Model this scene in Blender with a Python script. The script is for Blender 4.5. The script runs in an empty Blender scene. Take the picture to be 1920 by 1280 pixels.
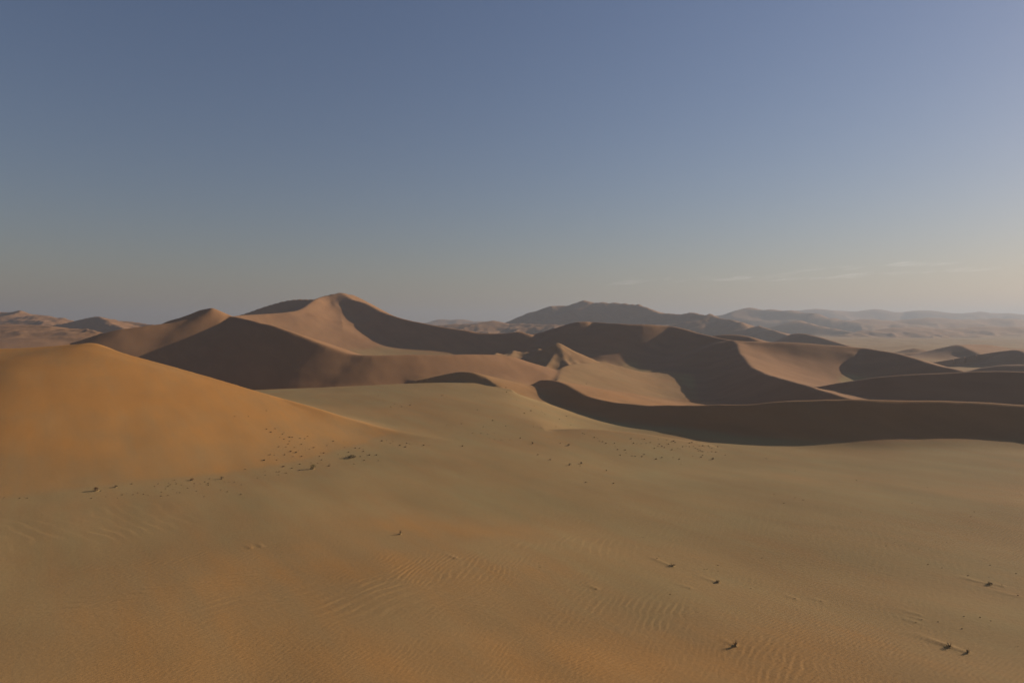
import bpy, math, random
import numpy as np

R = math.radians
scene = bpy.context.scene
col = scene.collection

# ---------------------------------------------------------------- camera, sky, sun, exposure
CAM_Z = 40.0
F_PX = 1280.0                      # 24 mm lens on a 36 mm wide sensor, in pixels of a 1920 px wide frame
PITCH = math.atan(28.0 / F_PX)     # looking a touch below the horizon
cam_d = bpy.data.cameras.new('camera')
cam_d.lens = 24.0
cam_d.sensor_width = 36.0
cam_d.clip_start = 0.5
cam_d.clip_end = 200000.0
cam = bpy.data.objects.new('camera', cam_d)
cam.location = (0, 0, CAM_Z)
cam.rotation_euler = (R(90) - PITCH, 0, 0)
col.objects.link(cam)
scene.camera = cam

SUN_AZ, SUN_EL = 66.0, 19.0        # degrees right of the view direction, degrees up
world = bpy.data.worlds.new('World')
scene.world = world
world.use_nodes = True
wn = world.node_tree
bg = wn.nodes['Background']
sky = wn.nodes.new('ShaderNodeTexSky')
sky.sky_type = 'NISHITA'
sky.sun_disc = False
sky.sun_elevation = R(SUN_EL)
sky.sun_rotation = R(SUN_AZ)
sky.altitude = 600
sky.air_density = 1.5
sky.dust_density = 1.0
sky.ozone_density = 3.0
wb = wn.nodes.new('ShaderNodeMix')          # white balance of the whole sky
wb.data_type, wb.blend_type = 'RGBA', 'MULTIPLY'
wb.inputs['Factor'].default_value = 1.0
wb.inputs['B'].default_value = (1.06, 0.96, 1.12, 1)
wn.links.new(sky.outputs[0], wb.inputs['A'])
wn.links.new(wb.outputs['Result'], bg.inputs[0])
bg.inputs[1].default_value = 0.060

sun_d = bpy.data.lights.new('sun', 'SUN')
sun_d.energy = 5.0
sun_d.angle = R(0.5)
sun_d.color = (1.0, 0.88, 0.72)
sun = bpy.data.objects.new('sun', sun_d)
sun.rotation_euler = (R(90 - SUN_EL), 0, R(-SUN_AZ + 180))
sun.location = (300, 100, 300)
col.objects.link(sun)

vs = scene.view_settings
vs.view_transform = 'Standard'
vs.look = 'None'
vs.gamma = 1.0
vs.exposure = 0.0
scene.cycles.use_denoising = True
scene.cycles.volume_bounces = 1
scene.cycles.max_bounces = 6
scene.cycles.diffuse_bounces = 3

# ---------------------------------------------------------------- helpers
CP, SP = math.cos(PITCH), math.sin(PITCH)


def ray(px, py):
    """direction of a sight line of the photograph (1920 x 1280)"""
    u, v = (px - 960.0) / F_PX, (640.0 - py) / F_PX
    return np.array([u, CP + v * SP, -SP + v * CP])


def at(px, py, Y):
    d = ray(px, py)
    t = Y / d[1]
    return (t * d[0], Y, CAM_Z + t * d[2])


_rs = np.random.RandomState(7)
_PERM = _rs.permutation(512)
_GX, _GY = np.cos(np.arange(512) * 2.399963), np.sin(np.arange(512) * 2.399963)


def perlin(x, y):
    xi, yi = np.floor(x).astype(np.int64), np.floor(y).astype(np.int64)
    xf, yf = x - xi, y - yi
    u, v = xf * xf * xf * (xf * (xf * 6 - 15) + 10), yf * yf * yf * (yf * (yf * 6 - 15) + 10)

    def g(ix, iy, fx, fy):
        h = _PERM[(_PERM[ix & 511] + iy) & 511]
        return _GX[h] * fx + _GY[h] * fy
    a, b = g(xi, yi, xf, yf), g(xi + 1, yi, xf - 1, yf)
    c, d = g(xi, yi + 1, xf, yf - 1), g(xi + 1, yi + 1, xf - 1, yf - 1)
    return (a + u * (b - a) + v * ((c + u * (d - c)) - (a + u * (b - a)))) * 1.5


def fbm(x, y, octaves=3, gain=0.5):
    s, a = 0.0, 1.0
    for i in range(octaves):
        s = s + a * perlin(x * 2 ** i + 17.3 * i, y * 2 ** i - 9.1 * i)
        a *= gain
    return s


def sstep(e0, e1, x):
    t = np.clip((x - e0) / (e1 - e0), 0, 1)
    return t * t * (3 - 2 * t)


def blob(x, y, cx, cy, rx, ry, rot=0.0):
    c, s = math.cos(rot), math.sin(rot)
    dx, dy = x - cx, y - cy
    return np.exp(-(((dx * c + dy * s) / rx) ** 2 + ((-dx * s + dy * c) / ry) ** 2))


def smax(a, b, k):
    h = np.clip(k - np.abs(a - b), 0, None) / k
    return np.maximum(a, b) + h * h * k * 0.25


def resample(pts, n_sub):
    """centripetal-like Catmull-Rom through the rows of pts"""
    p = np.asarray(pts, float)
    if len(p) < 3:
        return p
    q = np.vstack([2 * p[0] - p[1], p, 2 * p[-1] - p[-2]])
    out = []
    for i in range(1, len(q) - 2):
        a, b, c, d = q[i - 1], q[i], q[i + 1], q[i + 2]
        for t in np.arange(n_sub) / n_sub:
            out.append(0.5 * (2 * b + (c - a) * t + (2 * a - 5 * b + 4 * c - d) * t * t + (3 * b - a - 3 * c + d) * t ** 3))
    out.append(p[-1])
    return np.array(out)


def ridge_height(X, Y, crest, r):
    """envelope of a sand ridge: crest rows are (x, y, z, slope right-hand side, slope left-hand side)"""
    n = len(crest) - 1
    best = np.full(X.shape, 1e30)
    w = np.zeros(X.shape)
    for j in range(n):
        a, b = crest[j], crest[j + 1]
        ex, ey = b[0] - a[0], b[1] - a[1]
        L = math.hypot(ex, ey) + 1e-9
        ex, ey = ex / L, ey / L
        px, py = X - a[0], Y - a[1]
        u = np.clip(px * ex + py * ey, 0, L)
        dx, dy = px - u * ex, py - u * ey
        d2 = dx * dx + dy * dy
        m = d2 < best
        cr = (ex * dy - ey * dx) / np.sqrt(d2 + 1e-6)
        best = np.where(m, d2, best)
        w = np.where(m, 0.5 + 0.5 * np.clip(cr * 1.4, -1, 1), w)
    h = np.full(X.shape, -1e9)
    for j in range(n):
        a, b = crest[j], crest[j + 1]
        ex, ey = b[0] - a[0], b[1] - a[1]
        L = math.hypot(ex, ey) + 1e-9
        ex, ey = ex / L, ey / L
        m = (b[2] - a[2]) / L
        sn, sf = 0.5 * (a[3] + b[3]), 0.5 * (a[4] + b[4])
        s = np.maximum(sn + (sf - sn) * w, abs(m) * 1.05 + 0.01)
        px, py = X - a[0], Y - a[1]
        u = px * ex + py * ey
        dp = np.abs(-px * ey + py * ex)
        us = np.clip(u + dp * m / np.sqrt(s * s - m * m), 0, L)
        dist = np.sqrt((u - us) ** 2 + dp * dp)
        h = np.maximum(h, a[2] + m * us - s * (np.sqrt(dist * dist + r * r) - r))
    return h


# ---------------------------------------------------------------- the dunes
# crest rows: (px, py, distance[, slope on the camera side, slope on the far side])
DUNES = []


def dune(key, label, rows, sn=0.6, sf=0.3, r=1.0, k=3.0, sub=3, world_rows=False, rough=0.0, rscale=30.0):
    rr = []
    for row in rows:
        x, y, z = row[:3] if world_rows else at(*row[:3])
        a = row[3] if len(row) > 3 else sn
        b = row[4] if len(row) > 4 else sf
        rr.append((x, y, z, a, b))
    c = resample(rr, sub)
    if c[:, 1].min() > 150 and c[:, 1].max() < 1300:      # wind nicks and wanders along the crest line
        arc = np.concatenate([[0], np.cumsum(np.hypot(np.diff(c[:, 0]), np.diff(c[:, 1])))]) + 37.0 * len(DUNES)
        q = 0.4 if key in ('front', 'sand_plain') else 1.0
        c[:, 0] += q * 1.1 * perlin(arc / 26, arc * 0 + 0.5)
        c[:, 1] += q * 1.1 * perlin(arc / 23, arc * 0 + 7.5)
        c[:, 2] += q * 0.38 * perlin(arc / 17, arc * 0 + 3.5)
    DUNES.append(dict(key=key, label=label, crest=c, r=r, k=k, rough=rough, rscale=rscale))


dune('sand_plain', None, [(0, -1.2, 38.0), (-3, -20, 38.2), (-20, -120, 34), (-60, -320, 20)], 0.78, 0.78, r=0.5, k=2, world_rows=True)

dune('front', 'big smooth orange dune filling the left side in front', [
    (-700, 640, 300), (-300, 640, 295), (-120, 650, 291), (0, 653, 290), (100, 648, 293), (150, 644, 293), (176, 643, 293), (212, 659, 289), (250, 680, 285),
    (350, 706, 278), (495, 738, 265), (600, 767, 254), (700, 800, 243), (770, 822, 234), (845, 840, 226)], 0.215, 0.5, r=1.4, k=3.0)
dune('sand_plain', None, [
    (440, 752, 400), (500, 741, 393), (560, 736, 385), (650, 728, 375), (760, 719, 366), (830, 717, 362), (880, 719, 360), (925, 727, 352), (960, 742, 345)], 0.065, 0.4, r=6, k=3)
dune('low', 'small dark-faced dune just behind the rim of the pale flat', [
    (770, 728, 394), (798, 717, 392), (830, 703, 389), (860, 696, 385), (888, 698, 379), (905, 705, 373), (915, 716, 367), (925, 728, 360), (960, 745, 345)], 0.6, 0.25, r=1.0, k=1.5)
dune('bowl', 'long bowl-shaped dune with a sharp peak behind the orange dune', [
    (0, 668, 452, .48, .4), (60, 655, 460, .48, .4), (140, 640, 494, .5, .4), (200, 622, 500, .52, .4), (250, 612, 506, .53, .4), (320, 605, 517, .53, .4), (360, 596, 525, .53, .4), (392, 587, 530, .52, .4),
    (415, 590, 536, .54, .4), (430, 592, 536, .56, .35), (447, 595, 522), (475, 601, 497), (520, 613, 467), (560, 627, 450), (600, 643, 436), (640, 659, 428, .58, .3), (665, 664, 426, .53, .3), (700, 665, 425, .5, .3),
    (780, 665, 431, .48, .3), (850, 664, 440, .45, .3), (900, 664, 452, .38, .3), (960, 668, 470, .3, .3)], 0.6, 0.35, r=1.0, k=4)
dune('bowl', None, [(290, 612, 625), (320, 600, 605), (350, 591, 580), (393, 577, 540), (400, 578, 536)], 0.6, 0.45, r=0.6, k=1)

dune('high', 'highest dune of the middle ground with a bright orange bowl and dark right flank', [
    (612, 553, 1012), (640, 550, 1000), (658, 560, 978), (684, 568, 950), (730, 590, 890), (800, 607, 840), (870, 619, 805), (930, 624, 785), (975, 621, 772), (1000, 632, 755)], 0.6, 0.45, r=1.5, k=4)
dune('high', None, [
    (430, 594, 760), (455, 591, 790), (500, 588, 825), (540, 585, 850), (565, 580, 880, .42, .5), (585, 566, 930, .52, .5), (605, 556, 980, .6, .5), (638, 549, 1000, .6, .5)], 0.36, 0.5, r=2.0, k=4)
dune('high', None, [
    (430, 596, 1170), (465, 586, 1150), (500, 574, 1130), (545, 562, 1105), (590, 561, 1080), (620, 556, 1050)], 0.58, 0.4, r=2.0, k=4)

dune('high', None, [(640, 549, 1002), (662, 553, 1016), (690, 568, 1036), (720, 585, 1060)], 0.5, 0.4, r=1.0, k=1)

dune('centre', 'broad dark dune right of centre with an S-shaped crest and sunlit right flank', [
    (940, 662, 760), (965, 645, 762), (1000, 628, 772), (1050, 611, 765), (1088, 602, 742), (1112, 603, 746), (1135, 605, 722), (1165, 606, 698), (1205, 607, 688), (1250, 609, 688), (1270, 613, 678), (1300, 622, 652), (1340, 631, 612),
    (1375, 639, 575), (1388, 660, 526), (1410, 688, 456), (1440, 702, 404), (1480, 713, 365), (1520, 725, 338), (1560, 738, 316), (1600, 747, 299), (1640, 756, 285)], 0.6, 0.3, r=1.0, k=4)
dune('saddle', 'brown dune with half its face in shade at right behind the S-shaped crest', [
    (1350, 640, 582, .44, .3), (1390, 638, 572, .44, .3), (1450, 640, 567, .44, .3), (1500, 641, 562, .44, .3), (1560, 646, 555, .45, .3), (1615, 651, 547, .5, .3), (1640, 655, 530), (1680, 662, 508), (1720, 673, 482), (1760, 685, 456), (1800, 694, 436), (1850, 704, 420)], 0.58, 0.3, r=1.0, k=3)
dune('shelf', 'low shaded dune between the two dark bands at the right edge', [
    (1540, 733, 392), (1570, 722, 386), (1610, 713, 380), (1650, 706, 372), (1750, 699, 356), (1850, 696, 342), (1920, 695, 330), (2100, 694, 300), (2400, 700, 260)], 0.55, 0.25, r=1.0, k=2)
dune('band', 'long black-shaded slip face crossing the right half at the edge of the plain', [
    (1015, 712, 392), (1035, 712, 378), (1055, 719, 362), (1080, 732, 345), (1110, 745, 329), (1150, 754, 313), (1200, 758, 298), (1260, 760, 285), (1330, 760, 273), (1400, 757, 262), (1480, 752, 252), (1600, 748, 244), (1750, 750, 237),
    (1920, 758, 227), (2150, 770, 210), (2450, 800, 185)], 0.62, 0.2, r=0.7, k=1.2)
dune('spur', 'short sunlit spur with a black left face at the basin in the middle', [
    (1130, 679, 545), (1105, 681, 525), (1080, 682, 505), (1058, 687, 480), (1050, 700, 455), (1046, 712, 425), (1052, 722, 390)], 0.6, 0.24, r=0.8, k=2)
dune('rugged', 'rugged sunlit ridge with small spires in the middle of the dune field', [
    (870, 672, 560, .25, .3), (905, 668, 580, .25, .3), (930, 665, 600, .25, .3), (962, 661, 620, .25, .4), (985, 664, 615, .25, .4), (1013, 661, 615, .25, .5), (1030, 661, 608, .25, .5), (1045, 656, 600, .3, .6), (1056, 667, 588, .3, .6), (1075, 676, 570, .28, .5), (1100, 688, 545, .25, .5)], 0.28, 0.4, r=0.8, k=2, sub=4, rough=0.9, rscale=26)
for rows in ([(1049, 656, 606), (1045, 642, 602), (1041, 657, 588), (1030, 679, 562), (1012, 703, 525)], [(1046, 643, 601), (1056, 664, 580), (1068, 682, 556), (1090, 700, 520)], [(1013, 652, 617), (1006, 666, 596), (990, 688, 562), (968, 706, 530)],
             [(1030, 654, 611), (1024, 668, 592), (1016, 682, 570)], [(985, 659, 619), (978, 670, 600), (962, 686, 572)], [(962, 654, 622), (955, 666, 600), (935, 684, 566), (905, 706, 520)], [(932, 660, 604), (920, 672, 582), (898, 690, 550), (880, 702, 520)]):
    dune('rugged', None, rows, 0.52, 0.45, r=0.25, k=2.2, rough=0.5, rscale=14)

dune('far_right', 'small dune with dark face and pale lit shoulder at the far right', [
    (1680, 664, 920), (1730, 660, 895), (1765, 653, 875), (1796, 647, 855), (1812, 653, 825), (1830, 661, 800), (1850, 672, 770)], 0.5, 0.25, r=1.5, k=3)
dune('far_right', None, [(1796, 646, 860), (1850, 646, 900), (1885, 652, 900), (1950, 655, 900), (2100, 650, 900)], 0.2, 0.3, r=2, k=3)
dune('edge', 'low dune with a dark crest at the right edge below the far haze', [
    (1770, 684, 700), (1810, 678, 695), (1850, 670, 690), (1885, 660, 680), (1905, 655, 672), (1930, 666, 645), (1980, 676, 620)], 0.5, 0.22, r=1.5, k=3)
dune('edge', None, [(1850, 690, 560), (1880, 684, 555), (1920, 682, 548), (2100, 678, 520)], 0.5, 0.22, r=1.5, k=3)
dune('knoll', 'tiny pale knoll on the hazy flat at right', [(1690, 661, 1000), (1715, 652, 1000), (1745, 662, 985)], 0.3, 0.3, r=2, k=2)
dune('lens', 'small dark lens-shaped dune behind the S-shaped crest', [(1330, 634, 760), (1345, 627, 758), (1370, 626, 752), (1395, 628, 742), (1404, 639, 728)], 0.55, 0.25, r=1, k=1.5)
dune('pyramid', 'small pyramid-shaped dune lit on its left side near the hazy flat', [
    (1420, 650, 1190, .35, .3), (1450, 641, 1160, .35, .3), (1475, 632, 1125, .38, .3), (1497, 624, 1090, .5, .35), (1540, 633, 1020), (1590, 648, 950), (1620, 658, 900)], 0.55, 0.35, r=1.5, k=4)

dune('mountain', 'large dark dune mountain on the skyline right of centre', [
    (900, 612, 2650), (950, 602, 2640), (1000, 585, 2620), (1040, 573, 2600), (1070, 570, 2580), (1095, 563, 2550), (1112, 568, 2530), (1125, 566, 2510), (1165, 569, 2460), (1200, 574, 2400), (1230, 583, 2320),
    (1260, 588, 2240, .4, .3), (1300, 588, 2150, .3, .3), (1335, 591, 2060, .35, .3), (1365, 600, 1960, .5, .3), (1400, 609, 1840), (1440, 617, 1700), (1500, 628, 1520), (1560, 640, 1350)], 0.5, 0.35, r=3, k=12, rough=9, rscale=150)
dune('range_a', 'hazy dune range with a pointed shoulder at right on the horizon', [
    (1290, 602, 4300), (1340, 592, 4250), (1370, 585, 4200), (1400, 577, 4150), (1440, 580, 4050), (1500, 584, 3900), (1560, 595, 3700), (1640, 612, 3450), (1720, 630, 3200)], 0.35, 0.35, r=6, k=20, rough=20, rscale=330)
dune('range_a', None, [(1440, 612, 3000), (1490, 600, 2950), (1530, 608, 2850), (1600, 625, 2650), (1660, 640, 2400)], 0.4, 0.35, r=4, k=12, rough=6, rscale=240)
dune('range_d', 'low hazy dune ridges in front of the farthest range at right', [
    (1500, 612, 3700), (1560, 603, 3750), (1620, 597, 3800), (1680, 600, 3850), (1740, 595, 3900), (1800, 599, 3950), (1860, 596, 4000), (1930, 599, 4000), (2050, 596, 3900), (2300, 600, 3700)], 0.16, 0.3, r=6, k=14, rough=26, rscale=260)
dune('range_d', None, [(1560, 630, 2500), (1640, 619, 2600), (1700, 613, 2700), (1770, 615, 2750), (1850, 611, 2800), (1950, 613, 2750), (2100, 610, 2700)], 0.13, 0.25, r=5, k=10, rough=13, rscale=150)
dune('range_b', 'pale farthest dune range fading into haze along the right horizon', [
    (1420, 588, 6400), (1480, 581, 6350), (1530, 577, 6300), (1570, 582, 6250), (1640, 579, 6200), (1690, 584, 6150), (1725, 580, 6100), (1790, 583, 6000), (1850, 584, 5950), (1920, 587, 5900), (2050, 586, 5800), (2300, 590, 5400)], 0.3, 0.3, r=5, k=24, rough=29, rscale=480)
dune('range_c', 'faint low dune hills on the horizon left of the dark mountain', [
    (740, 610, 5200), (790, 604, 5200), (820, 599, 5150), (860, 598, 5100), (900, 602, 5050), (940, 604, 5000), (1000, 606, 4900)], 0.3, 0.3, r=8, k=20, rough=22, rscale=260)
dune('low_hills', 'low orange hills in front of the horizon left of the dark mountain', [
    (800, 613, 2300), (860, 607, 2280), (900, 606, 2250), (925, 601, 2220), (955, 606, 2200), (1000, 608, 2100), (1040, 609, 2000), (1120, 610, 1950), (1200, 613, 1900)], 0.2, 0.3, r=4, k=10, rough=9, rscale=120)
dune('left_range', 'rounded reddish dune range on the skyline at the far left', [
    (-500, 575, 2300), (-250, 585, 2200), (-100, 579, 2100), (0, 582, 2000), (40, 583, 1960), (70, 590, 1900), (110, 597, 1830), (160, 608, 1750), (220, 618, 1650)], 0.26, 0.3, r=5, k=12, rough=8, rscale=110)
dune('left_peak', 'small reddish pointed dune on the skyline at left', [
    (90, 611, 1760, .3, .3), (130, 604, 1740, .4, .3), (160, 597, 1715, .5, .3), (183, 593, 1690, .5, .3), (195, 598, 1640, .5, .25), (210, 606, 1590, .4, .25), (230, 615, 1500, .4, .25)], 0.4, 0.28, r=2, k=6, rough=3, rscale=80)
dune('left_peak', None, [(195, 606, 1800), (215, 602, 1790), (240, 602, 1770), (275, 608, 1740), (330, 616, 1700)], 0.3, 0.3, r=3, k=6, rough=4, rscale=80)
dune('left_range', None, [(-400, 612, 1250), (-60, 609, 1150), (30, 608, 1120), (90, 611, 1080), (150, 618, 1020), (230, 628, 960), (330, 640, 900)], 0.13, 0.2, r=6, k=6, rough=8, rscale=55)
dune('sand_plain', None, [(925, 835, 236), (965, 828, 243), (1003, 818, 247), (1026, 807, 250), (1060, 804, 248), (1110, 804, 246), (1180, 810, 243), (1260, 821, 236), (1330, 834, 230)], 0.085, 0.3, r=0.8, k=0.5)

# patches of large ripples on the plain: (px, py, half-width px, half-height px, wavelength m, amplitude m, crest direction deg)
RIPPLES = [
    (150, 990, 200, 40, 2.8, .045, -51), (330, 1050, 230, 30, 1.1, .035, 30), (300, 1112, 360, 26, 1.7, .06, 68), (820, 1066, 180, 30, 1.0, .045, 16),
    (610, 1130, 250, 40, 2.2, .09, 46), (1190, 1140, 130, 34, 1.1, .045, 22), (1440, 1228, 95, 45, 1.1, .06, 36), (1750, 1090, 240, 50, 1.0, .04, -48), (1060, 1012, 130, 18, 1.6, .04, 20),
    (960, 1240, 1000, 75, 0.75, .019, 24), (900, 1120, 1200, 70, 1.0, .018, 34), (1500, 1000, 600, 50, 1.3, .016, 28)]


def ground_point(px, py, z=0.0):
    d = ray(px, py)
    t = (z - CAM_Z) / d[2]
    return d[0] * t, d[1] * t


WIND = (-0.57, 0.82)          # the sand tails run this way


def base_height(X, Y):
    rr = np.hypot(X, Y)
    h = 2.0 * perlin(X / 90 + 3.1, Y / 90) * sstep(60, 140, rr) + 0.5 * perlin(X / 38, Y / 26 + 5) + 0.12 * perlin(X / 17, Y / 9 + 2)
    h = h + 7.0 * perlin(X / 420 + 8, Y / 420) * sstep(500, 1200, rr)
    h = h + 0.9 * fbm(X / 60 + 40, Y / 60, 3) * sstep(400, 800, rr)
    # low places and rises
    h = h - 12.5 * blob(X, Y, 105, 432, 85, 78) + 4.0 * blob(X, Y, 205, 200, 75, 45) + 9.0 * blob(X, Y, -190, 760, 140, 150)
    h = h - 5.0 * blob(X, Y, 170, 330, 70, 40, -0.4)
    # wind-aligned low swells
    a = X * WIND[0] + Y * WIND[1]
    b = X * WIND[1] - Y * WIND[0]
    h = h + 0.10 * perlin(a / 75, b / 13.0 + 0.02 * a) * sstep(70, 110, rr) * (1 - sstep(300, 500, rr))
    return h


def ripple_height(X, Y):
    h = np.zeros(X.shape)
    for (px, py, hw, hh, lam, amp, ang) in RIPPLES:
        cx, cy = ground_point(px, py)
        x1, y1 = ground_point(px + hw, py)
        xu, yu = ground_point(px, py - hh)
        xd, yd = ground_point(px, py + hh)
        rx, ry = abs(x1 - cx), 0.5 * abs(yu - yd)
        ux, uy = ray(px, py)[:2] / np.hypot(*ray(px, py)[:2])
        lx, ly = (X - cx) * 1.0, (Y - cy)
        lon, lat = lx * ux + ly * uy, lx * uy - ly * ux
        m = np.exp(-((lat / rx) ** 4 + (lon / ry) ** 4))
        m = m * sstep(-0.5, 0.4, perlin(X / 9 + px, Y / 9) + 0.3)
        sel = m > 0.01
        if not sel.any():
            continue
        th = R(ang)
        xs, ys = X[sel], Y[sel]
        ph = (xs * math.cos(th) - ys * math.sin(th)) / lam + 0.9 * perlin(xs / (7 * lam), ys / (7 * lam) + px) + 0.32 * perlin(xs / (2.2 * lam), ys / (2.2 * lam) + px)
        fr = ph - np.floor(ph)
        prof = np.where(fr < 0.72, fr / 0.72, (1 - fr) / 0.28) - 0.5
        h[sel] += amp * prof * m[sel] * (0.35 + 0.65 * sstep(-.4, .4, perlin(xs / (4 * lam) + 9, ys / (4 * lam))))
    return h


def terrain(X, Y):
    h = base_height(X, Y)
    ident = np.zeros(X.shape, np.int16)
    keys = ['sand_plain']
    top = h.copy()
    for d in DUNES:
        if d['key'] not in keys:
            keys.append(d['key'])
        c = d['crest']
        smin = max(0.06, min(c[:, 3].min(), c[:, 4].min()))
        reach = (c[:, 2].max() + 14) / smin
        m = (X > c[:, 0].min() - reach) & (X < c[:, 0].max() + reach) & (Y > c[:, 1].min() - reach) & (Y < c[:, 1].max() + reach)
        idx = np.nonzero(m)[0]
        if not len(idx):
            continue
        # drop points no flank can reach
        xs, ys = X[idx], Y[idx]
        cc = c[::3]
        dmin = np.min([(xs - p[0]) ** 2 + (ys - p[1]) ** 2 for p in cc], axis=0)
        gap = np.hypot(np.diff(c[:, 0]), np.diff(c[:, 1])).max() * 3
        idx = idx[dmin < (reach + gap) ** 2]
        xs, ys = X[idx], Y[idx]
        g = ridge_height(xs, ys, c, d['r'])
        if d['rough']:
            rs = d['rscale']
            n = 1.0 - np.abs(perlin(xs / rs + 3, ys / rs)) * 2.2 + 0.5 * fbm(xs / rs * 2.1, ys / rs * 2.1 + 7, 3)
            dep = np.clip(c[:, 2].max() - g, 0, None)
            g = g + d['rough'] * (n - 0.6) * np.clip(dep / (d['rough'] * 3 + 1e-6), 0.12, 1)
        b = h[idx]
        win = g > b
        h[idx] = smax(b, g, d['k'])
        ident[idx[win]] = keys.index(d['key'])
    return h, ident, keys


# ---------------------------------------------------------------- the terrain sheet (one height field, split into plain and dunes)
def angle_rows():
    fine = np.arange(-40, 40.0001, 0.075)
    mid = np.arange(40.4, 76, 0.5)
    rest = np.arange(78, 284, 3.0)
    return np.radians(np.concatenate([-mid[::-1], fine, mid, rest]))


def radii():
    out = [0.4]
    while out[-1] < 14000:
        r = out[-1]
        f = 0.09 if r < 66 else 0.0033 if r < 230 else 0.0034 if r < 600 else 0.0044 if r < 900 else 0.008 if r < 3000 else 0.014 if r < 7500 else 0.06
        out.append(r * (1 + f))
    return np.array(out)


ANG, RAD = angle_rows(), radii()
NA, NR = len(ANG), len(RAD)
GX = (RAD[:, None] * np.sin(ANG)[None, :])
GY = (RAD[:, None] * np.cos(ANG)[None, :])
GZ, GID, KEYS = terrain(GX.ravel(), GY.ravel())
GZ, GID = GZ.reshape(NR, NA), GID.reshape(NR, NA)


def box(a, n, axis):
    if axis == 1:
        p = np.concatenate([a[:, -n:], a, a[:, :n]], 1)
    else:
        p = np.concatenate([np.repeat(a[:1], n, 0), a, np.repeat(a[-1:], n, 0)], 0)
    c = np.cumsum(p, axis=axis, dtype=np.float64)
    if axis == 1:
        c = np.concatenate([np.zeros((c.shape[0], 1)), c], 1)
        return (c[:, 2 * n + 1:] - c[:, :-2 * n - 1]) / (2 * n + 1)
    c = np.concatenate([np.zeros((1, c.shape[1])), c], 0)
    return (c[2 * n + 1:] - c[:-2 * n - 1]) / (2 * n + 1)


def settle(z):
    """sand settles smooth away from the sharp crests"""
    dist = np.full(z.shape, 1e9)
    rad = np.hypot(GX, GY)
    for d in DUNES:
        c = d['crest']
        if c[0][1] < 50:
            continue
        a = np.arctan2(c[:, 0], c[:, 1])
        j0, j1 = np.searchsorted(ANG[:2000], [a.min() - 0.13, a.max() + 0.13])
        rr = np.hypot(c[:, 0], c[:, 1])
        i0, i1 = np.searchsorted(RAD, [rr.min() * 0.85, rr.max() * 1.18])
        sl = (slice(i0, i1), slice(j0, j1))
        for p, q in zip(c[:-1], c[1:]):
            L = math.hypot(q[0] - p[0], q[1] - p[1]) + 1e-9
            ex, ey = (q[0] - p[0]) / L, (q[1] - p[1]) / L
            lo, hi = min(p[0], q[0]), max(p[0], q[0])
            u = np.clip((GX[sl] - p[0]) * ex + (GY[sl] - p[1]) * ey, 0, L)
            dd = np.hypot(GX[sl] - p[0] - u * ex, GY[sl] - p[1] - u * ey)
            dist[sl] = np.minimum(dist[sl], dd)
    rel = dist / rad
    out = z
    for (n1, n0, lo, hi) in ((10, 4, 0.008, 0.03), (30, 10, 0.03, 0.10)):
        b = out
        for _ in range(2):
            b = box(box(b, n1, 1), n0, 0)
        w = sstep(lo, hi, rel) * (1 - sstep(900, 1600, rad)) * sstep(84, 105, rad)
        out = out + (b - out) * w
    return out


GZ = settle(GZ)
_rr = np.hypot(GX, GY)
_s = GZ.copy()
for _ in range(2):                       # round off single-vertex steps
    _s[1:-1] = (_s[:-2] + 2 * _s[1:-1] + _s[2:]) / 4
    _s = (np.roll(_s, 1, 1) + 2 * _s + np.roll(_s, -1, 1)) / 4
GZ = np.where((_rr > 90) & (_rr < 800), _s, GZ)
_m = (_rr > 150) & (_rr < 1800)
_n = np.zeros(GZ.shape)
_n[_m] = fbm(GX[_m] / 24 + 5, GY[_m] / 24, 3) * (0.30 * (1 - sstep(900, 1800, _rr[_m])))
_n *= np.where(GID == KEYS.index('rugged'), 2.6, 1.0) * np.where(GID == 0, 0.25, np.where(GID == KEYS.index('front'), 0.35, 1.0))
for _ in range(6):
    _n[1:-1] = (_n[:-2] + 2 * _n[1:-1] + _n[2:]) / 4
GZ = GZ + _n
GZ = GZ + ripple_height(GX.ravel(), GY.ravel()).reshape(NR, NA) * (GID == 0)


def grid_height(x, y):
    a, r = math.atan2(x, y), math.hypot(x, y)
    j = int(np.clip(np.searchsorted(ANG, a) - 1, 0, NA - 2))
    i = int(np.clip(np.searchsorted(RAD, r) - 1, 0, NR - 2))
    fa = min(1, max(0, (a - ANG[j]) / (ANG[j + 1] - ANG[j])))
    fr = min(1, max(0, (r - RAD[i]) / (RAD[i + 1] - RAD[i])))
    return (GZ[i, j] * (1 - fa) + GZ[i, j + 1] * fa) * (1 - fr) + (GZ[i + 1, j] * (1 - fa) + GZ[i + 1, j + 1] * fa) * fr


def on_ground(px, py):
    """where a sight line first meets the sand"""
    d = ray(px, py)
    t = 60.0
    while t < 3000:
        if CAM_Z + d[2] * t <= grid_height(d[0] * t, d[1] * t):
            lo, hi = t / 1.004, t
            for _ in range(14):
                m = 0.5 * (lo + hi)
                if CAM_Z + d[2] * m <= grid_height(d[0] * m, d[1] * m):
                    hi = m
                else:
                    lo = m
            return d[0] * hi, d[1] * hi, grid_height(d[0] * hi, d[1] * hi)
        t *= 1.004
    return None


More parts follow.
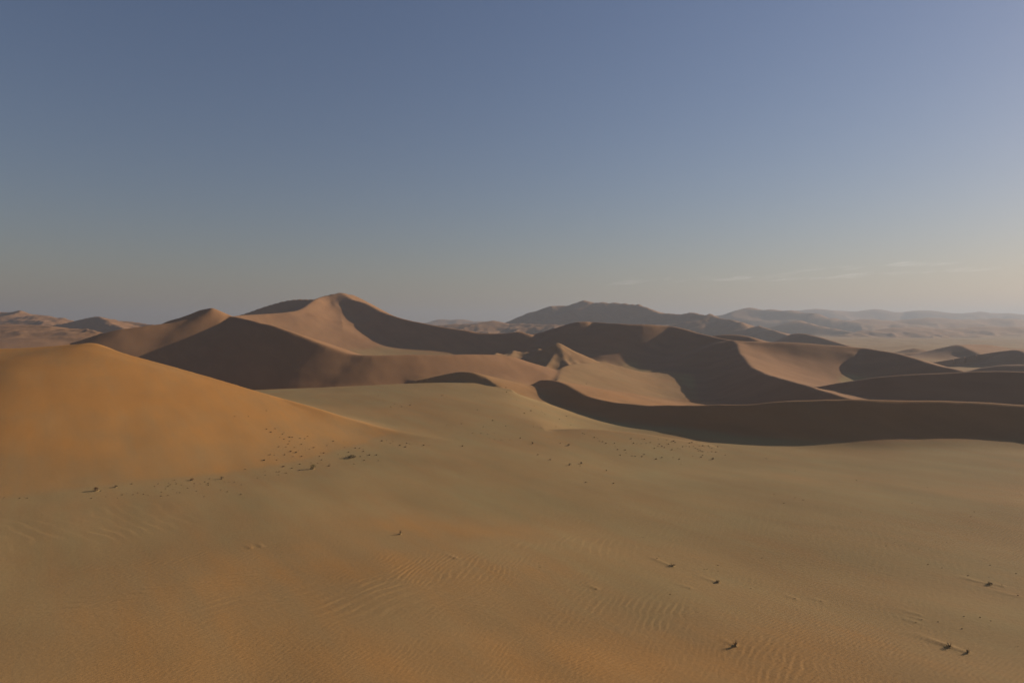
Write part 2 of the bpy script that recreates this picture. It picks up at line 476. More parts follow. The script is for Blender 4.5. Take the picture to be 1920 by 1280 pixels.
# sand tails blown out behind single shrubs: (px, py, length m, height m)
TAILS = [(1258, 1060, 9, .32), (1344, 1091, 7, .3), (1294, 1102, 5, .25), (1378, 1209, 4, .28), (1780, 1211, 9, .40), (1812, 1222, 7, .3), (1853, 1094, 7, .3), (1906, 1117, 7, .28), (1880, 1098, 4, .25),
         (1724, 1152, 6, .22), (1728, 1161, 4, .2), (1718, 1166, 5, .22), (1540, 1126, 4, .2), (1492, 1122, 5, .2), (1822, 1086, 4, .2), (748, 1001, 3, .25), (855, 1046, 5, .3), (1230, 1048, 3, .2), (1118, 1103, 4, .22), (470, 1027, 4, .25), (490, 1024, 4, .25)]


def add_tails():
    for (px, py, ln0, hh) in TAILS:
        ln = ln0
        p = on_ground(px, py)
        a, r = math.atan2(p[0], p[1]), math.hypot(p[0], p[1])
        j0, j1 = np.searchsorted(ANG, [a - 0.12, a + 0.12])
        i0, i1 = np.searchsorted(RAD, [r * 0.93, r * 1.12])
        sl = (slice(i0, i1), slice(j0, j1))
        dx, dy = GX[sl] - p[0], GY[sl] - p[1]
        u = dx * WIND[0] + dy * WIND[1]
        v = dx * WIND[1] - dy * WIND[0]
        ln = ln * 0.75
        v = v + 0.25 * np.sin(u * 0.9 + px)* np.clip(u / 4, 0, 1)
        w = 0.45 + 0.09 * np.clip(u, 0, ln)
        prof = np.clip(1 - np.abs(v) / (w * 1.6), 0, 1)
        along = np.where(u < 0, np.exp(-(u / 0.5) ** 2), np.clip(1 - u / ln, 0, 1) ** 1.3)
        GZ[sl] += 0.30 * hh * prof * prof * (3 - 2 * prof) * along


add_tails()

POS = np.stack([GX, GY, GZ], -1)
du = np.roll(POS, -1, 1) - np.roll(POS, 1, 1)
dv = np.empty_like(POS)
dv[1:-1] = POS[2:] - POS[:-2]
dv[0] = POS[1] - POS[0]
dv[-1] = POS[-1] - POS[-2]
NRM = np.cross(du, dv)
NRM /= np.linalg.norm(NRM, axis=-1, keepdims=True)
NRM *= np.sign(NRM[..., 2:3])


def orangeness():
    X, Y = GX, GY
    o = 0.30 + 0.10 * fbm(X / 130, Y / 130 + 3, 3)
    fi = KEYS.index('front')
    near = 1 - sstep(240, 420, np.hypot(X, Y))
    o = np.where(GID == fi, 0.62 + 0.3 * sstep(2.0, 12.0, GZ), o)
    o = np.where((GID != fi) & (GID != 0), 0.56 + 0.1 * fbm(X / 200, Y / 200, 2), o)
    for kk, vv in (('spur', .4), ('rugged', .42), ('low', .6), ('band', .75)):
        o = np.where(GID == KEYS.index(kk), vv, o)
    for (px, py, rx, ry, a) in ((960, 1250, 60, 14, .17), (300, 1220, 45, 16, .14), (640, 1060, 40, 14, .22), (800, 985, 25, 9, .3), (1150, 822, 45, 18, .22), (1340, 1230, 22, 10, .2), (1850, 1110, 20, 8, .22), (560, 742, 50, 12, .3), (820, 722, 40, 8, .3)):
        cx, cy = ground_point(px, max(py, 650))
        o = o + a * blob(X, Y, cx, cy, rx, ry)
    # soften the seam between dune and plain
    for _ in range(10):
        o[1:-1] = (o[:-2] + 2 * o[1:-1] + o[2:]) / 4
        o = (np.roll(o, 1, 1) + 2 * o + np.roll(o, -1, 1)) / 4
    return np.clip(o, 0, 1)


ORANGE = orangeness()
# the dunes farther back are of a redder, browner sand
RED_SAND = np.where((GID != 0) & (GID != KEYS.index('front')), 1.0, 0.35 * sstep(500, 900, np.hypot(GX, GY)))
for kk, vv in (('spur', .45), ('low', .5), ('band', .7), ('rugged', .6)):
    RED_SAND = np.where(GID == KEYS.index(kk), vv, RED_SAND)
for _ in range(12):
    RED_SAND[1:-1] = (RED_SAND[:-2] + 2 * RED_SAND[1:-1] + RED_SAND[2:]) / 4
    RED_SAND = (np.roll(RED_SAND, 1, 1) + 2 * RED_SAND + np.roll(RED_SAND, -1, 1)) / 4


def node(nt, kind, **kw):
    n = nt.nodes.new(kind)
    for k, v in kw.items():
        setattr(n, k, v)
    return n


def sand_material():
    m = bpy.data.materials.new('sand')
    m.use_nodes = True
    nt = m.node_tree
    lk = nt.links.new
    bsdf = nt.nodes['Principled BSDF']
    bsdf.inputs['Roughness'].default_value = 0.95
    bsdf.inputs['Specular IOR Level'].default_value = 0.1
    geo = node(nt, 'ShaderNodeNewGeometry')
    att = node(nt, 'ShaderNodeAttribute', attribute_name='orange_sand')
    # wind-streak coordinates
    mp = node(nt, 'ShaderNodeMapping')
    mp.inputs['Rotation'].default_value = (0, 0, -math.atan2(WIND[1], WIND[0]))
    lk(geo.outputs['Position'], mp.inputs['Vector'])
    mp2 = node(nt, 'ShaderNodeMapping')
    mp2.inputs['Scale'].default_value = (0.022, 0.26, 0.1)
    lk(mp.outputs[0], mp2.inputs['Vector'])
    streak = node(nt, 'ShaderNodeTexNoise')
    streak.inputs['Scale'].default_value = 1.0
    streak.inputs['Detail'].default_value = 5
    lk(mp2.outputs[0], streak.inputs['Vector'])
    patch = node(nt, 'ShaderNodeTexNoise')
    patch.inputs['Scale'].default_value = 0.035
    patch.inputs['Detail'].default_value = 6
    patch.inputs['Roughness'].default_value = 0.55
    lk(geo.outputs['Position'], patch.inputs['Vector'])
    grain = node(nt, 'ShaderNodeTexNoise')
    grain.inputs['Scale'].default_value = 1.7
    grain.inputs['Detail'].default_value = 6
    grain.inputs['Roughness'].default_value = 0.7
    lk(geo.outputs['Position'], grain.inputs['Vector'])

    def math_(op, a, b):
        n = node(nt, 'ShaderNodeMath', operation=op)
        for i, v in enumerate((a, b)):
            if isinstance(v, (int, float)):
                n.inputs[i].default_value = v
            else:
                lk(v, n.inputs[i])
        return n.outputs[0]
    f = math_('ADD', att.outputs['Fac'], math_('MULTIPLY', math_('SUBTRACT', patch.outputs['Fac'], 0.5), 0.75))
    f = math_('ADD', f, math_('MULTIPLY', math_('SUBTRACT', streak.outputs['Fac'], 0.5), 0.5))
    ramp = node(nt, 'ShaderNodeValToRGB')
    e = ramp.color_ramp.elements
    e[0].position, e[0].color = 0.0, (0.350, 0.246, 0.103, 1)
    e[1].position, e[1].color = 1.0, (0.490, 0.222, 0.058, 1)
    mid = e.new(0.45)
    mid.color = (0.374, 0.218, 0.084, 1)
    lk(f, ramp.inputs[0])
    big = node(nt, 'ShaderNodeTexNoise')
    big.inputs['Scale'].default_value = 0.9
    big.inputs['Detail'].default_value = 4
    mp3 = node(nt, 'ShaderNodeMapping')
    mp3.inputs['Scale'].default_value = (0.03, 0.11, 0.05)
    mp3.inputs['Location'].default_value = (3.0, 8.0, 0.0)
    lk(mp.outputs[0], mp3.inputs['Vector'])
    lk(mp3.outputs[0], big.inputs['Vector'])
    val = math_('ADD', 0.70, math_('MULTIPLY', grain.outputs['Fac'], 0.26))
    val = math_('ADD', val, math_('MULTIPLY', big.outputs['Fac'], 0.34))
    mul = node(nt, 'ShaderNodeMix', data_type='RGBA', blend_type='MULTIPLY')
    mul.inputs['Factor'].default_value = 1.0
    att2 = node(nt, 'ShaderNodeAttribute', attribute_name='red_sand')
    redmix = node(nt, 'ShaderNodeMix', data_type='RGBA')
    lk(math_('MULTIPLY', att2.outputs['Fac'], 0.8), redmix.inputs['Factor'])
    lk(ramp.outputs[0], redmix.inputs['A'])
    redmix.inputs['B'].default_value = (0.335, 0.170, 0.082, 1)
    lk(redmix.outputs['Result'], mul.inputs['A'])
    comb = node(nt, 'ShaderNodeCombineColor')
    for i in range(3):
        lk(val, comb.inputs[i])
    lk(comb.outputs[0], mul.inputs['B'])
    lk(mul.outputs['Result'], bsdf.inputs['Base Color'])
    # fine wind ripples and grit
    wv = node(nt, 'ShaderNodeTexWave', wave_type='BANDS', bands_direction='X', wave_profile='SIN')
    wv.inputs['Scale'].default_value = 0.55
    wv.inputs['Distortion'].default_value = 5.0
    wv.inputs['Detail'].default_value = 3.0
    wv.inputs['Detail Scale'].default_value = 0.6
    lk(mp.outputs[0], wv.inputs['Vector'])
    rm = node(nt, 'ShaderNodeMapRange')
    rm.inputs['From Min'].default_value = 0.42
    rm.inputs['From Max'].default_value = 0.62
    lk(patch.outputs['Fac'], rm.inputs['Value'])
    hh = math_('ADD', math_('MULTIPLY', math_('MULTIPLY', wv.outputs['Fac'], rm.outputs[0]), 0.06), math_('MULTIPLY', grain.outputs['Fac'], 0.11))
    bmp = node(nt, 'ShaderNodeBump')
    bmp.inputs['Strength'].default_value = 0.5
    bmp.inputs['Distance'].default_value = 1.0
    lk(hh, bmp.inputs['Height'])
    lk(bmp.outputs[0], bsdf.inputs['Normal'])
    return m


SAND = sand_material()

# faces of the grid, wrapped round the full circle
ia, ja = np.meshgrid(np.arange(NR - 1), np.arange(NA), indexing='ij')
jb = (ja + 1) % NA
QUADS = np.stack([ia * NA + ja, ia * NA + jb, (ia + 1) * NA + jb, (ia + 1) * NA + ja], -1).reshape(-1, 4)
QID = GID.ravel()[QUADS[:, 0]]


def sheet(name, quads):
    used, inv = np.unique(quads, return_inverse=True)
    inv = inv.reshape(quads.shape).astype(np.int32)
    v = POS.reshape(-1, 3)[used]
    me = bpy.data.meshes.new(name)
    me.vertices.add(len(v))
    me.vertices.foreach_set('co', v.astype(np.float32).ravel())
    me.loops.add(inv.size)
    me.loops.foreach_set('vertex_index', inv.ravel())
    me.polygons.add(len(inv))
    me.polygons.foreach_set('loop_start', np.arange(0, inv.size, 4, dtype=np.int32))
    me.update(calc_edges=True)
    me.shade_smooth()
    a = me.attributes.new('orange_sand', 'FLOAT', 'POINT')
    a.data.foreach_set('value', ORANGE.ravel()[used].astype(np.float32))
    a = me.attributes.new('red_sand', 'FLOAT', 'POINT')
    a.data.foreach_set('value', RED_SAND.ravel()[used].astype(np.float32))
    a = me.attributes.new('custom_normal', 'FLOAT_VECTOR', 'POINT')
    a.data.foreach_set('vector', NRM.reshape(-1, 3)[used].astype(np.float32).ravel())
    me.materials.append(SAND)
    o = bpy.data.objects.new(name, me)
    col.objects.link(o)
    return o


DUNE_LABEL = {}
for d in DUNES:
    if d['label']:
        DUNE_LABEL[d['key']] = d['label']
for i, key in enumerate(KEYS):
    q = QUADS[QID == i]
    if not len(q):
        continue
    if key == 'sand_plain':
        o = sheet('sand_plain', q)
        o['label'] = 'rippled pale sand plain spreading from the foreground between the dunes'
        o['category'] = 'ground'
    else:
        o = sheet('sand_dune', q)
        o['label'] = DUNE_LABEL[key]
        o['category'] = 'dune'
    o['kind'] = 'structure'


def add_haze():
    import bmesh
    bm = bmesh.new()
    bmesh.ops.create_cube(bm, size=1.0)
    for v in bm.verts:
        v.co.x *= 29000
        v.co.y *= 29000
        v.co.z = 330 if v.co.z > 0 else GZ.min() - 1.5
    me = bpy.data.meshes.new('haze')
    bm.to_mesh(me)
    bm.free()
    o = bpy.data.objects.new('haze', me)
    col.objects.link(o)
    o['kind'] = 'stuff'
    o['label'] = 'pale dusty haze lying over the far dunes'
    m = bpy.data.materials.new('haze')
    m.use_nodes = True
    nt = m.node_tree
    nt.nodes.remove(nt.nodes['Principled BSDF'])
    pv = nt.nodes.new('ShaderNodeVolumePrincipled')
    pv.inputs['Color'].default_value = (0.47, 0.525, 0.60, 1)
    pv.inputs['Density'].default_value = 1.65e-4
    pv.inputs['Anisotropy'].default_value = 0.3
    nt.links.new(pv.outputs[0], nt.nodes['Material Output'].inputs['Volume'])
    me.materials.append(m)


add_haze()


# ---------------------------------------------------------------- thin clouds, far beyond and above the haze
def add_clouds():
    rnd = random.Random(5)
    streaks = [(1165, 530, 70, 5), (1200, 527, 50, 5), (1240, 523, 30, 3), (1300, 524, 50, 5), (1370, 522, 60, 6), (1395, 521, 45, 5), (1420, 524, 45, 4), (1450, 518, 40, 4), (1450, 525, 40, 3), (1500, 523, 70, 5),
               (1525, 506, 40, 4), (1560, 521, 80, 5), (1590, 518, 40, 4), (1600, 502, 28, 4), (1630, 515, 70, 5), (1680, 512, 80, 4), (1675, 496, 60, 6), (1700, 494, 40, 5), (1740, 495, 70, 4), (1735, 510, 40, 3),
               (1810, 506, 80, 5), (1860, 503, 30, 3), (1480, 513, 30, 3), (1575, 500, 25, 2)]
    vs_, fs = [], []

    def lens(c, rx, ry, rz):
        b = len(vs_)
        n, m = 10, 5
        ph = [rnd.uniform(0, 6.28) for _ in range(3)]
        for i in range(m + 1):
            t = math.pi * i / m
            for j in range(n):
                a = 2 * math.pi * j / n
                k = 1 + 0.22 * math.sin(2 * a + ph[0]) + 0.15 * math.sin(3 * a + ph[1])
                vs_.append((c[0] + rx * k * math.sin(t) * math.cos(a), c[1] + ry * k * math.sin(t) * math.sin(a), c[2] + rz * math.cos(t)))
        for i in range(m):
            for j in range(n):
                fs.append((b + i * n + j, b + (i + 1) * n + j, b + (i + 1) * n + (j + 1) % n, b + i * n + (j + 1) % n))
    for (px, py, ln, th) in streaks:
        for q in range(4):
            x = px + rnd.uniform(-.5, .5) * ln
            y = py + rnd.uniform(-.5, .5) * th - (x - px) * 0.045
            Y = rnd.uniform(30000, 33000)
            c = at(x, y, Y)
            pm = Y / F_PX
            lens(c, ln * pm * rnd.uniform(.15, .4), rnd.uniform(500, 1300), th * pm * rnd.uniform(.15, .4))
    me = bpy.data.meshes.new('cloud_streaks')
    me.from_pydata(vs_, [], fs)
    me.update()
    o = bpy.data.objects.new('cloud_streaks', me)
    col.objects.link(o)
    o['kind'] = 'stuff'
    o['label'] = 'thin pale cloud streaks low in the sky at right'
    m = bpy.data.materials.new('thin_cloud')
    m.use_nodes = True
    nt = m.node_tree
    nt.nodes.remove(nt.nodes['Principled BSDF'])
    pv = nt.nodes.new('ShaderNodeVolumePrincipled')
    pv.inputs['Color'].default_value = (0.97, 0.97, 0.97, 1)
    pv.inputs['Density'].default_value = 1.3e-4
    pv.inputs['Anisotropy'].default_value = 0.4
    nt.links.new(pv.outputs[0], nt.nodes['Material Output'].inputs['Volume'])
    me.materials.append(m)


add_clouds()


# ---------------------------------------------------------------- shrubs and tufts
def plant_material(name, c1, c2):
    m = bpy.data.materials.new(name)
    m.use_nodes = True
    nt = m.node_tree
    b = nt.nodes['Principled BSDF']
    b.inputs['Roughness'].default_value = 0.85
    b.inputs['Specular IOR Level'].default_value = 0.15
    info = nt.nodes.new('ShaderNodeNewGeometry')
    oi = nt.nodes.new('ShaderNodeObjectInfo')
    add = nt.nodes.new('ShaderNodeMath')
    add.operation = 'ADD'
    fr = nt.nodes.new('ShaderNodeMath')
    fr.operation = 'FRACT'
    nt.links.new(info.outputs['Random Per Island'], add.inputs[0])
    nt.links.new(oi.outputs['Random'], add.inputs[1])
    nt.links.new(add.outputs[0], fr.inputs[0])
    r = nt.nodes.new('ShaderNodeValToRGB')
    r.color_ramp.elements[0].color = c1
    r.color_ramp.elements[1].color = c2
    nt.links.new(fr.outputs[0], r.inputs[0])
    nt.links.new(r.outputs[0], b.inputs['Base Color'])
    return m


LEAF = plant_material('dry_foliage', (0.13, 0.098, 0.044, 1), (0.32, 0.23, 0.115, 1))
RED = plant_material('reddish_dry_foliage', (0.10, 0.05, 0.025, 1), (0.20, 0.11, 0.05, 1))
YELLOW = plant_material('yellow_green_foliage', (0.075, 0.068, 0.016, 1), (0.20, 0.165, 0.035, 1))
TWIG = plant_material('dry_twig', (0.08, 0.055, 0.03, 1), (0.20, 0.14, 0.08, 1))


def mesh_obj(name, verts, faces, mat, parent=None):
    me = bpy.data.meshes.new(name)
    me.from_pydata(verts, [], faces)
    me.update()
    me.materials.append(mat)
    o = bpy.data.objects.new(name, me)
    col.objects.link(o)
    o.parent = parent
    return o


def blades(rnd, n, w, h, bw, lean=0.9):
    """grass blades fanning out of one clump"""
    v, f = [], []
    for _ in range(n):
        a = rnd.uniform(0, 6.283)
        r0 = rnd.uniform(0, 0.22) * w
        out = rnd.uniform(0.1, 0.5) * w * lean
        hh = h * rnd.uniform(0.45, 1.0) * (1 - 0.5 * out / w)
        bx, by = r0 * math.cos(a), r0 * math.sin(a)
        t = rnd.uniform(0, 3.14)
        sx, sy = bw * math.cos(t) / 2, bw * math.sin(t) / 2
        mx, my = bx + out * 0.45 * math.cos(a), by + out * 0.45 * math.sin(a)
        tx, ty = bx + out * math.cos(a), by + out * math.sin(a)
        b = len(v)
        v += [(bx - sx, by - sy, -0.05), (bx + sx, by + sy, -0.05), (mx + sx, my + sy, hh * 0.65), (mx - sx, my - sy, hh * 0.65), (tx, ty, hh)]
        f += [(b, b + 1, b + 2, b + 3), (b + 3, b + 2, b + 4)]
    return v, f


def leaves(rnd, n, w, h, size, lumps=3):
    v, f = [], []
    cs = [(rnd.uniform(-.28, .28) * w, rnd.uniform(-.25, .25) * w, h * rnd.uniform(.3, .55), rnd.uniform(.22, .34)) for _ in range(lumps)]
    for _ in range(n):
        c = rnd.choice(cs)
        u, p = rnd.uniform(-0.6, 1), rnd.uniform(0, 6.283)
        q = math.sqrt(max(0, 1 - u * u)) * rnd.uniform(.65, 1)
        x, y, z = c[0] + c[3] * w * q * math.cos(p), c[1] + c[3] * w * q * math.sin(p), max(0.02, c[2] + 0.5 * h * u * rnd.uniform(.75, 1))
        ax = [rnd.gauss(0, 1) for _ in range(6)]
        l1 = math.sqrt(sum(k * k for k in ax[:3])) + 1e-6
        d1 = [k / l1 * size * rnd.uniform(.6, 1.2) for k in ax[:3]]
        l2 = math.sqrt(sum(k * k for k in ax[3:])) + 1e-6
        d2 = [k / l2 * size * .4 for k in ax[3:]]
        b = len(v)
        v += [(x - d1[0], y - d1[1], z - d1[2]), (x + d2[0], y + d2[1], z + d2[2]), (x + d1[0], y + d1[1], z + d1[2]), (x - d2[0], y - d2[1], z - d2[2])]
        f.append((b, b + 1, b + 2, b + 3))
    return v, f


def branches(rnd, n, w, h, rad):
    v, f = [], []
    for _ in range(n):
        a = rnd.uniform(0, 6.283)
        pts = [(0.05 * w * math.cos(a), 0.05 * w * math.sin(a), -0.08)]
        ln, el = h * rnd.uniform(.6, 1.05), rnd.uniform(.6, 1.35)
        for k in (1, 2, 3):
            a2 = a + rnd.uniform(-.35, .35)
            pts.append((w * .5 * k / 3 * math.cos(el) * 1.5 * math.cos(a2), w * .5 * k / 3 * math.cos(el) * 1.5 * math.sin(a2), ln * math.sin(el) * k / 3))
        for (p, q, k) in zip(pts[:-1], pts[1:], range(3)):
            b = len(v)
            for (c, r) in ((p, rad * (1 - .28 * k)), (q, rad * (1 - .28 * (k + 1)))):
                for j in range(4):
                    t = 1.5708 * j
                    v.append((c[0] + r * math.cos(t), c[1] + r * math.sin(t), c[2]))
            for j in range(4):
                f.append((b + j, b + (j + 1) % 4, b + 4 + (j + 1) % 4, b + 4 + j))
    return v, f


def shrub(px, py, w, h, kind, label, category='shrub', name='desert_shrub'):
    rnd = random.Random(int(px * 7 + py))
    p = on_ground(px, py)
    root = bpy.data.objects.new(name, None)
    root.empty_display_size = 0.3
    root.location = (p[0], p[1], p[2] - 0.02)
    col.objects.link(root)
    root['label'], root['category'] = label, category
    mat = {'leaf': LEAF, 'red': RED, 'yellow': YELLOW, 'twig': LEAF}[kind]
    mesh_obj('stem', *branches(rnd, 14 if kind == 'twig' else 7, w, h * (1.35 if kind == 'twig' else 1.05), 0.025 + 0.012 * w), TWIG, root)
    n = int(110 * max(1, w * h)) if kind != 'twig' else 34
    mesh_obj('foliage', *leaves(rnd, min(n, 420), w, h * (0.9 if kind != 'twig' else 0.75), 0.085 + 0.02 * w, 4), mat, root)
    # a little sand heaped round the foot
    v, f = [(0, 0, 0.16 * h)], []
    for i, (rr, zz) in enumerate(((.35, .12), (.62, .04), (.95, -.12))):
        for j in range(12):
            a = 6.283 * j / 12
            k = w * 0.62 * rr * (1 + .15 * math.sin(2 * a + px))
            v.append((k * math.cos(a) + WIND[0] * rr * w * .2, k * math.sin(a) + WIND[1] * rr * w * .2, zz * h))
    f += [(0, 1 + j, 1 + (j + 1) % 12) for j in range(12)]
    for i in range(2):
        for j in range(12):
            f.append((1 + 12 * i + j, 13 + 12 * i + j, 13 + 12 * i + (j + 1) % 12, 1 + 12 * i + (j + 1) % 12))
    o = mesh_obj('sand_mound', v, f, SAND, root)
    o.data.shade_smooth()
    at_ = o.data.attributes.new('orange_sand', 'FLOAT', 'POINT')
    at_.data.foreach_set('value', [0.25] * len(v))
    return root


NEAR = {(586, 879): 'tall yellow-green bush', (658, 858): 'widest low dark shrub', (181, 920): 'largest reddish clump', (416, 898): 'small upright bush', (359, 900): 'low reddish shrub',
        (1260, 1060): 'low shrub right of centre', (1346, 1091): 'low shrub below centre right', (1780, 1212): 'larger dark shrub at bottom right', (1855, 1095): 'dark shrub near the right edge',
        (1337, 861): 'separate dark bush by the tuft patch', (1068, 872): 'left bush of the central pair', (1090, 869): 'right bush of the central pair', (998, 832): 'single bush beside the orange swell', (1066, 835): 'wide low shrub at the swell'}
ALL_TUFTS = []
SHRUBS = [
    (586, 879, 1.6, 1.5, 'yellow', 'tall yellow-green bush with a long shadow at the foot of the orange dune'),
    (658, 858, 3.9, 1.0, 'leaf', 'widest low dark shrub right of the tall yellow-green bush'),
    (181, 920, 1.7, 1.15, 'red', 'largest reddish clump on the flat at left below the orange dune'),
    (217, 913, 1.1, 0.6, 'leaf', 'low shrub just right of the largest reddish clump'),
    (416, 898, 0.9, 0.9, 'leaf', 'small upright bush at the right end of the lower left tufts'),
    (359, 900, 1.2, 0.6, 'red', 'low reddish shrub left of the small upright bush'),
    (750, 1001, 0.8, 0.75, 'twig', 'lone spiky twig on bare sand in the middle foreground'),
    (1260, 1060, 1.2, 0.45, 'twig', 'low dark shrub with a sand tail right of centre in the foreground'),
    (1346, 1091, 0.8, 0.35, 'leaf', 'low shrub with a sand tail nearest the right of two below centre'),
    (1379, 1210, 0.75, 0.7, 'twig', 'bare twiggy shrub beside the rippled patch at the bottom'),
    (1780, 1212, 0.9, 0.55, 'twig', 'larger of two dark shrubs sharing a sand ridge at bottom right'),
    (1814, 1223, 0.5, 0.5, 'twig', 'smaller right-hand of two dark shrubs sharing a sand ridge at bottom right'),
    (1855, 1095, 0.8, 0.5, 'leaf', 'dark shrub with a sand tail near the right edge of the foreground'),
    (1337, 861, 1.1, 0.7, 'leaf', 'separate dark bush at the right lower end of the dense tuft patch'),
    (1068, 872, 0.9, 0.8, 'leaf', 'left bush of a close pair on the plain in the centre'),
    (1090, 869, 0.9, 0.7, 'leaf', 'right bush of a close pair on the plain in the centre'),
    (998, 832, 0.9, 0.9, 'leaf', 'single bush left of the low orange swell in the centre'),
    (1066, 835, 1.5, 0.6, 'leaf', 'wide low shrub at the foot of the low orange swell'),
]
for a in SHRUBS:
    shrub(*a)

TUFT_MESHES = []
for k in range(8):
    rnd = random.Random(40 + k)
    v, f = blades(rnd, 34, 1.0, 0.62, 0.07)
    v2, f2 = leaves(rnd, 26, 0.8, 0.42, 0.09, 2)
    f = f + [tuple(i + len(v) for i in q) for q in f2]
    me = bpy.data.meshes.new('grass_tuft')
    me.from_pydata(v + v2, [], f)
    me.update()
    me.materials.append(RED if k in (2, 5) else LEAF)
    TUFT_MESHES.append(me)


def tufts(origin, scale, pts, smin, smax_, label, group, seed):
    rnd = random.Random(seed)
    for (x, y) in pts:
        px, py = origin[0] + x / scale, origin[1] + y / scale + 1
        p = on_ground(px, py)
        if p is None:
            continue
        o = bpy.data.objects.new('grass_tuft', rnd.choice(TUFT_MESHES))
        s = 0.70 * rnd.uniform(smin, smax_) ** 1.4
        o.location = (p[0], p[1], p[2] - 0.01)
        o.scale = (s * rnd.uniform(1.0, 1.5), s, s * rnd.uniform(.7, 1.05))
        o.rotation_euler = (0, 0, rnd.uniform(-0.5, 0.5))
        o['label'], o['category'], o['group'] = label, 'grass', group
        col.objects.link(o)
        ALL_TUFTS.append((px, py, o))


tufts((380, 740), 3.84, [(230, 152), (330, 152), (460, 110), (522, 240), (490, 265), (460, 243), (585, 268), (575, 280), (555, 300), (585, 315), (625, 302), (645, 302), (640, 318), (625, 330), (615, 350), (735, 312), (755, 295), (700, 310), (710, 352), (548, 370), (600, 372), (660, 375),
    (632, 405), (690, 398), (740, 390), (768, 388), (797, 376), (895, 362), (1022, 375), (1100, 380), (1128, 382), (1155, 388), (1157, 404), (1200, 430), (1050, 410), (1162, 468), (1265, 470), (940, 330), (1015, 332), (1090, 495), (533, 465), (580, 513), (450, 547), (530, 550), (550, 550),
    (395, 595), (305, 532), (640, 525), (700, 495), (855, 465), (840, 440), (780, 485), (830, 488), (910, 508), (915, 495), (695, 540), (440, 468), (485, 428), (590, 428), (650, 440), (710, 440), (280, 643), (450, 575), (545, 572), (600, 560), (1135, 440), (850, 412), (870, 415), (975, 425), (1290, 328),
    (1325, 325), (1370, 332), (1470, 345), (1490, 350), (1540, 350), (1590, 360), (1630, 360), (1420, 360), (1460, 372), (1870, 366), (1350, 345), (1250, 430), (670, 412), (515, 430)],
    0.5, 1.1, 'small dark tuft among many scattered at the foot of the orange dune', 'tufts at the foot of the orange dune', 1)
tufts((150, 890), 6.19, [(95, 205), (435, 265), (490, 225), (615, 222), (735, 218), (670, 203), (865, 128), (600, 100), (905, 97), (940, 240), (945, 193), (990, 155), (1020, 128), (1045, 108), (1030, 88), (1115, 97), (1110, 82), (1095, 55), (1175, 110), (1080, 160), (1250, 147), (1325, 95), (1320, 125),
    (1395, 97), (1485, 95), (1490, 113), (1350, 182), (1160, 200), (1120, 200), (1020, 232), (1505, 40), (1625, 85), (1680, 75), (1730, 78), (1870, 108), (1635, 168), (1710, 188), (1865, 222), (1440, 245), (130, 265), (300, 245), (-700, 265), (-640, 250), (-610, 262), (-890, 268), (-880, 255), (540, 212), (790, 232), (240, 180), (1450, 75), (1790, 80)],
    0.4, 0.8, 'small tuft on the pale flat at left between the orange dune and ripples', 'tufts on the left flat', 2)
tufts((880, 780), 3.2, [(545, 160), (410, 228), (485, 258), (665, 295), (822, 323), (698, 395), (865, 400), (750, 125), (770, 130), (780, 145), (800, 150), (820, 160), (870, 160), (875, 180), (890, 197), (935, 200), (905, 230), (940, 217), (995, 238), (975, 235), (1035, 240), (1048, 227), (970, 132), (1015, 132),
    (1035, 133), (1050, 135), (985, 160), (1005, 162), (1030, 162), (1060, 160), (1085, 155), (1110, 190), (1130, 178), (1140, 165), (1155, 178), (1170, 185), (1185, 140), (1135, 135), (1215, 150), (1235, 155), (1225, 147), (1195, 165), (1215, 198), (1250, 190), (1265, 192), (1280, 180), (1300, 178), (1320, 180),
    (1345, 178), (1320, 158), (1335, 155), (1365, 155), (1380, 175), (1355, 190), (1370, 195), (1385, 200), (1375, 205), (1390, 208), (1400, 175), (1410, 180), (1435, 175), (1440, 185), (1400, 210), (1430, 212), (1455, 210), (1480, 175), (1490, 180), (1455, 190), (1120, 255), (1155, 245), (1222, 245), (1260, 255),
    (1340, 237), (1390, 243), (1400, 232), (1270, 285), (1535, 230), (1480, 212), (680, 100), (690, 105)],
    0.5, 1.0, 'small dark tuft in the speckled patch below the black-shaded slip face', 'tufts in the patch below the black slip face', 3)
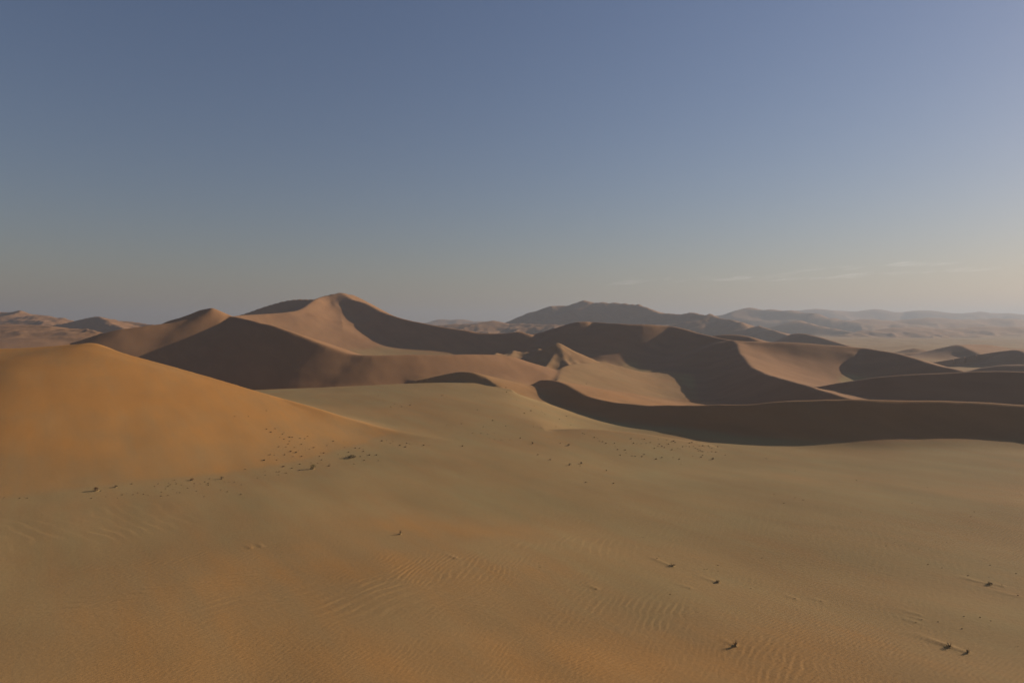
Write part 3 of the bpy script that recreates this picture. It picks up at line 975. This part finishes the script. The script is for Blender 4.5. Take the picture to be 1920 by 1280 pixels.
tufts((880, 780), 3.2, [(20, 98), (70, 100), (110, 105), (150, 100), (120, 128), (150, 135), (190, 140), (320, 65), (385, 60), (430, 68), (520, 60), (540, 15), (610, 50), (695, 70), (245, 138), (305, 128), (300, -52), (330, -20), (85, 60), (140, 25)], 0.5, 0.9,
    'tiny dark tuft on the pale flat behind the orange dune', 'tufts on the pale flat behind', 4)
tufts((800, 540), 3.84, [(570, 713), (575, 745), (345, 775), (475, 792), (645, 797), (775, 845), (750, 880), (830, 887), (850, 905), (365, 872), (145, 980), (250, 972), (110, 770), (955, 938), (1005, 918), (570, 990), (475, 948), (1150, 685), (-350, 770), (-260, 850), (-180, 850), (-200, 910), (-230, 830), (-120, 840)], 0.6, 1.1,
    'tiny dark tuft on the pale flat behind the orange dune', 'tufts on the pale flat behind', 5)
tufts((1200, 960), 2.667, [(95, 217), (85, 228), (390, 262), (320, 282), (335, 281), (390, 292), (610, 225), (555, 378), (775, 428), (905, 440), (250, 374), (150, 408), (235, 430), (785, 484), (1655, 18), (1480, 145), (1535, 148), (1395, 180), (1230, 165), (1275, 147), (1640, 313), (1745, 323), (1810, 360), (1890, 413),
    (1440, 258), (1510, 275), (1750, 262), (1880, 303), (1395, 508), (1410, 533), (1380, 546), (1490, 545), (1620, 518), (1700, 523), (1755, 540), (1610, 580), (1890, 668), (-220, 380), (-500, 272), (-80, 240), (15, 122), (-915, 228)], 0.28, 0.5,
    'low dry tuft dotted over the bare sand of the right foreground', 'tufts on the right foreground', 6)
tufts((1400, 800), 3.692, [(135, 215), (20, 200), (195, 278), (335, 300), (365, 350), (120, 368), (48, 388), (190, 462), (335, 485), (390, 502), (258, 525), (1250, 415), (760, 365), (1575, 583), (1552, 617), (1145, 525), (105, 903), (790, 585)], 0.35, 0.6,
    'low dry tuft on the wind-streaked plain at right', 'tufts on the streaked plain at right', 7)

# tufts that stand next to a shrub of their own say so
taken = set()
for (sx, sy), word in NEAR.items():
    for side, phrase in ((-1, 'left'), (1, 'right')):
        best = None
        for (px, py, o) in ALL_TUFTS:
            d = math.hypot(px - sx, (py - sy) * 2)
            if (px - sx) * side > 3 and d < 45 and o.name not in taken and (best is None or d < best[0]):
                best = (d, o)
        if best:
            taken.add(best[1].name)
            best[1]['label'] = 'small tuft nearest to the %s of the %s' % (phrase, word)
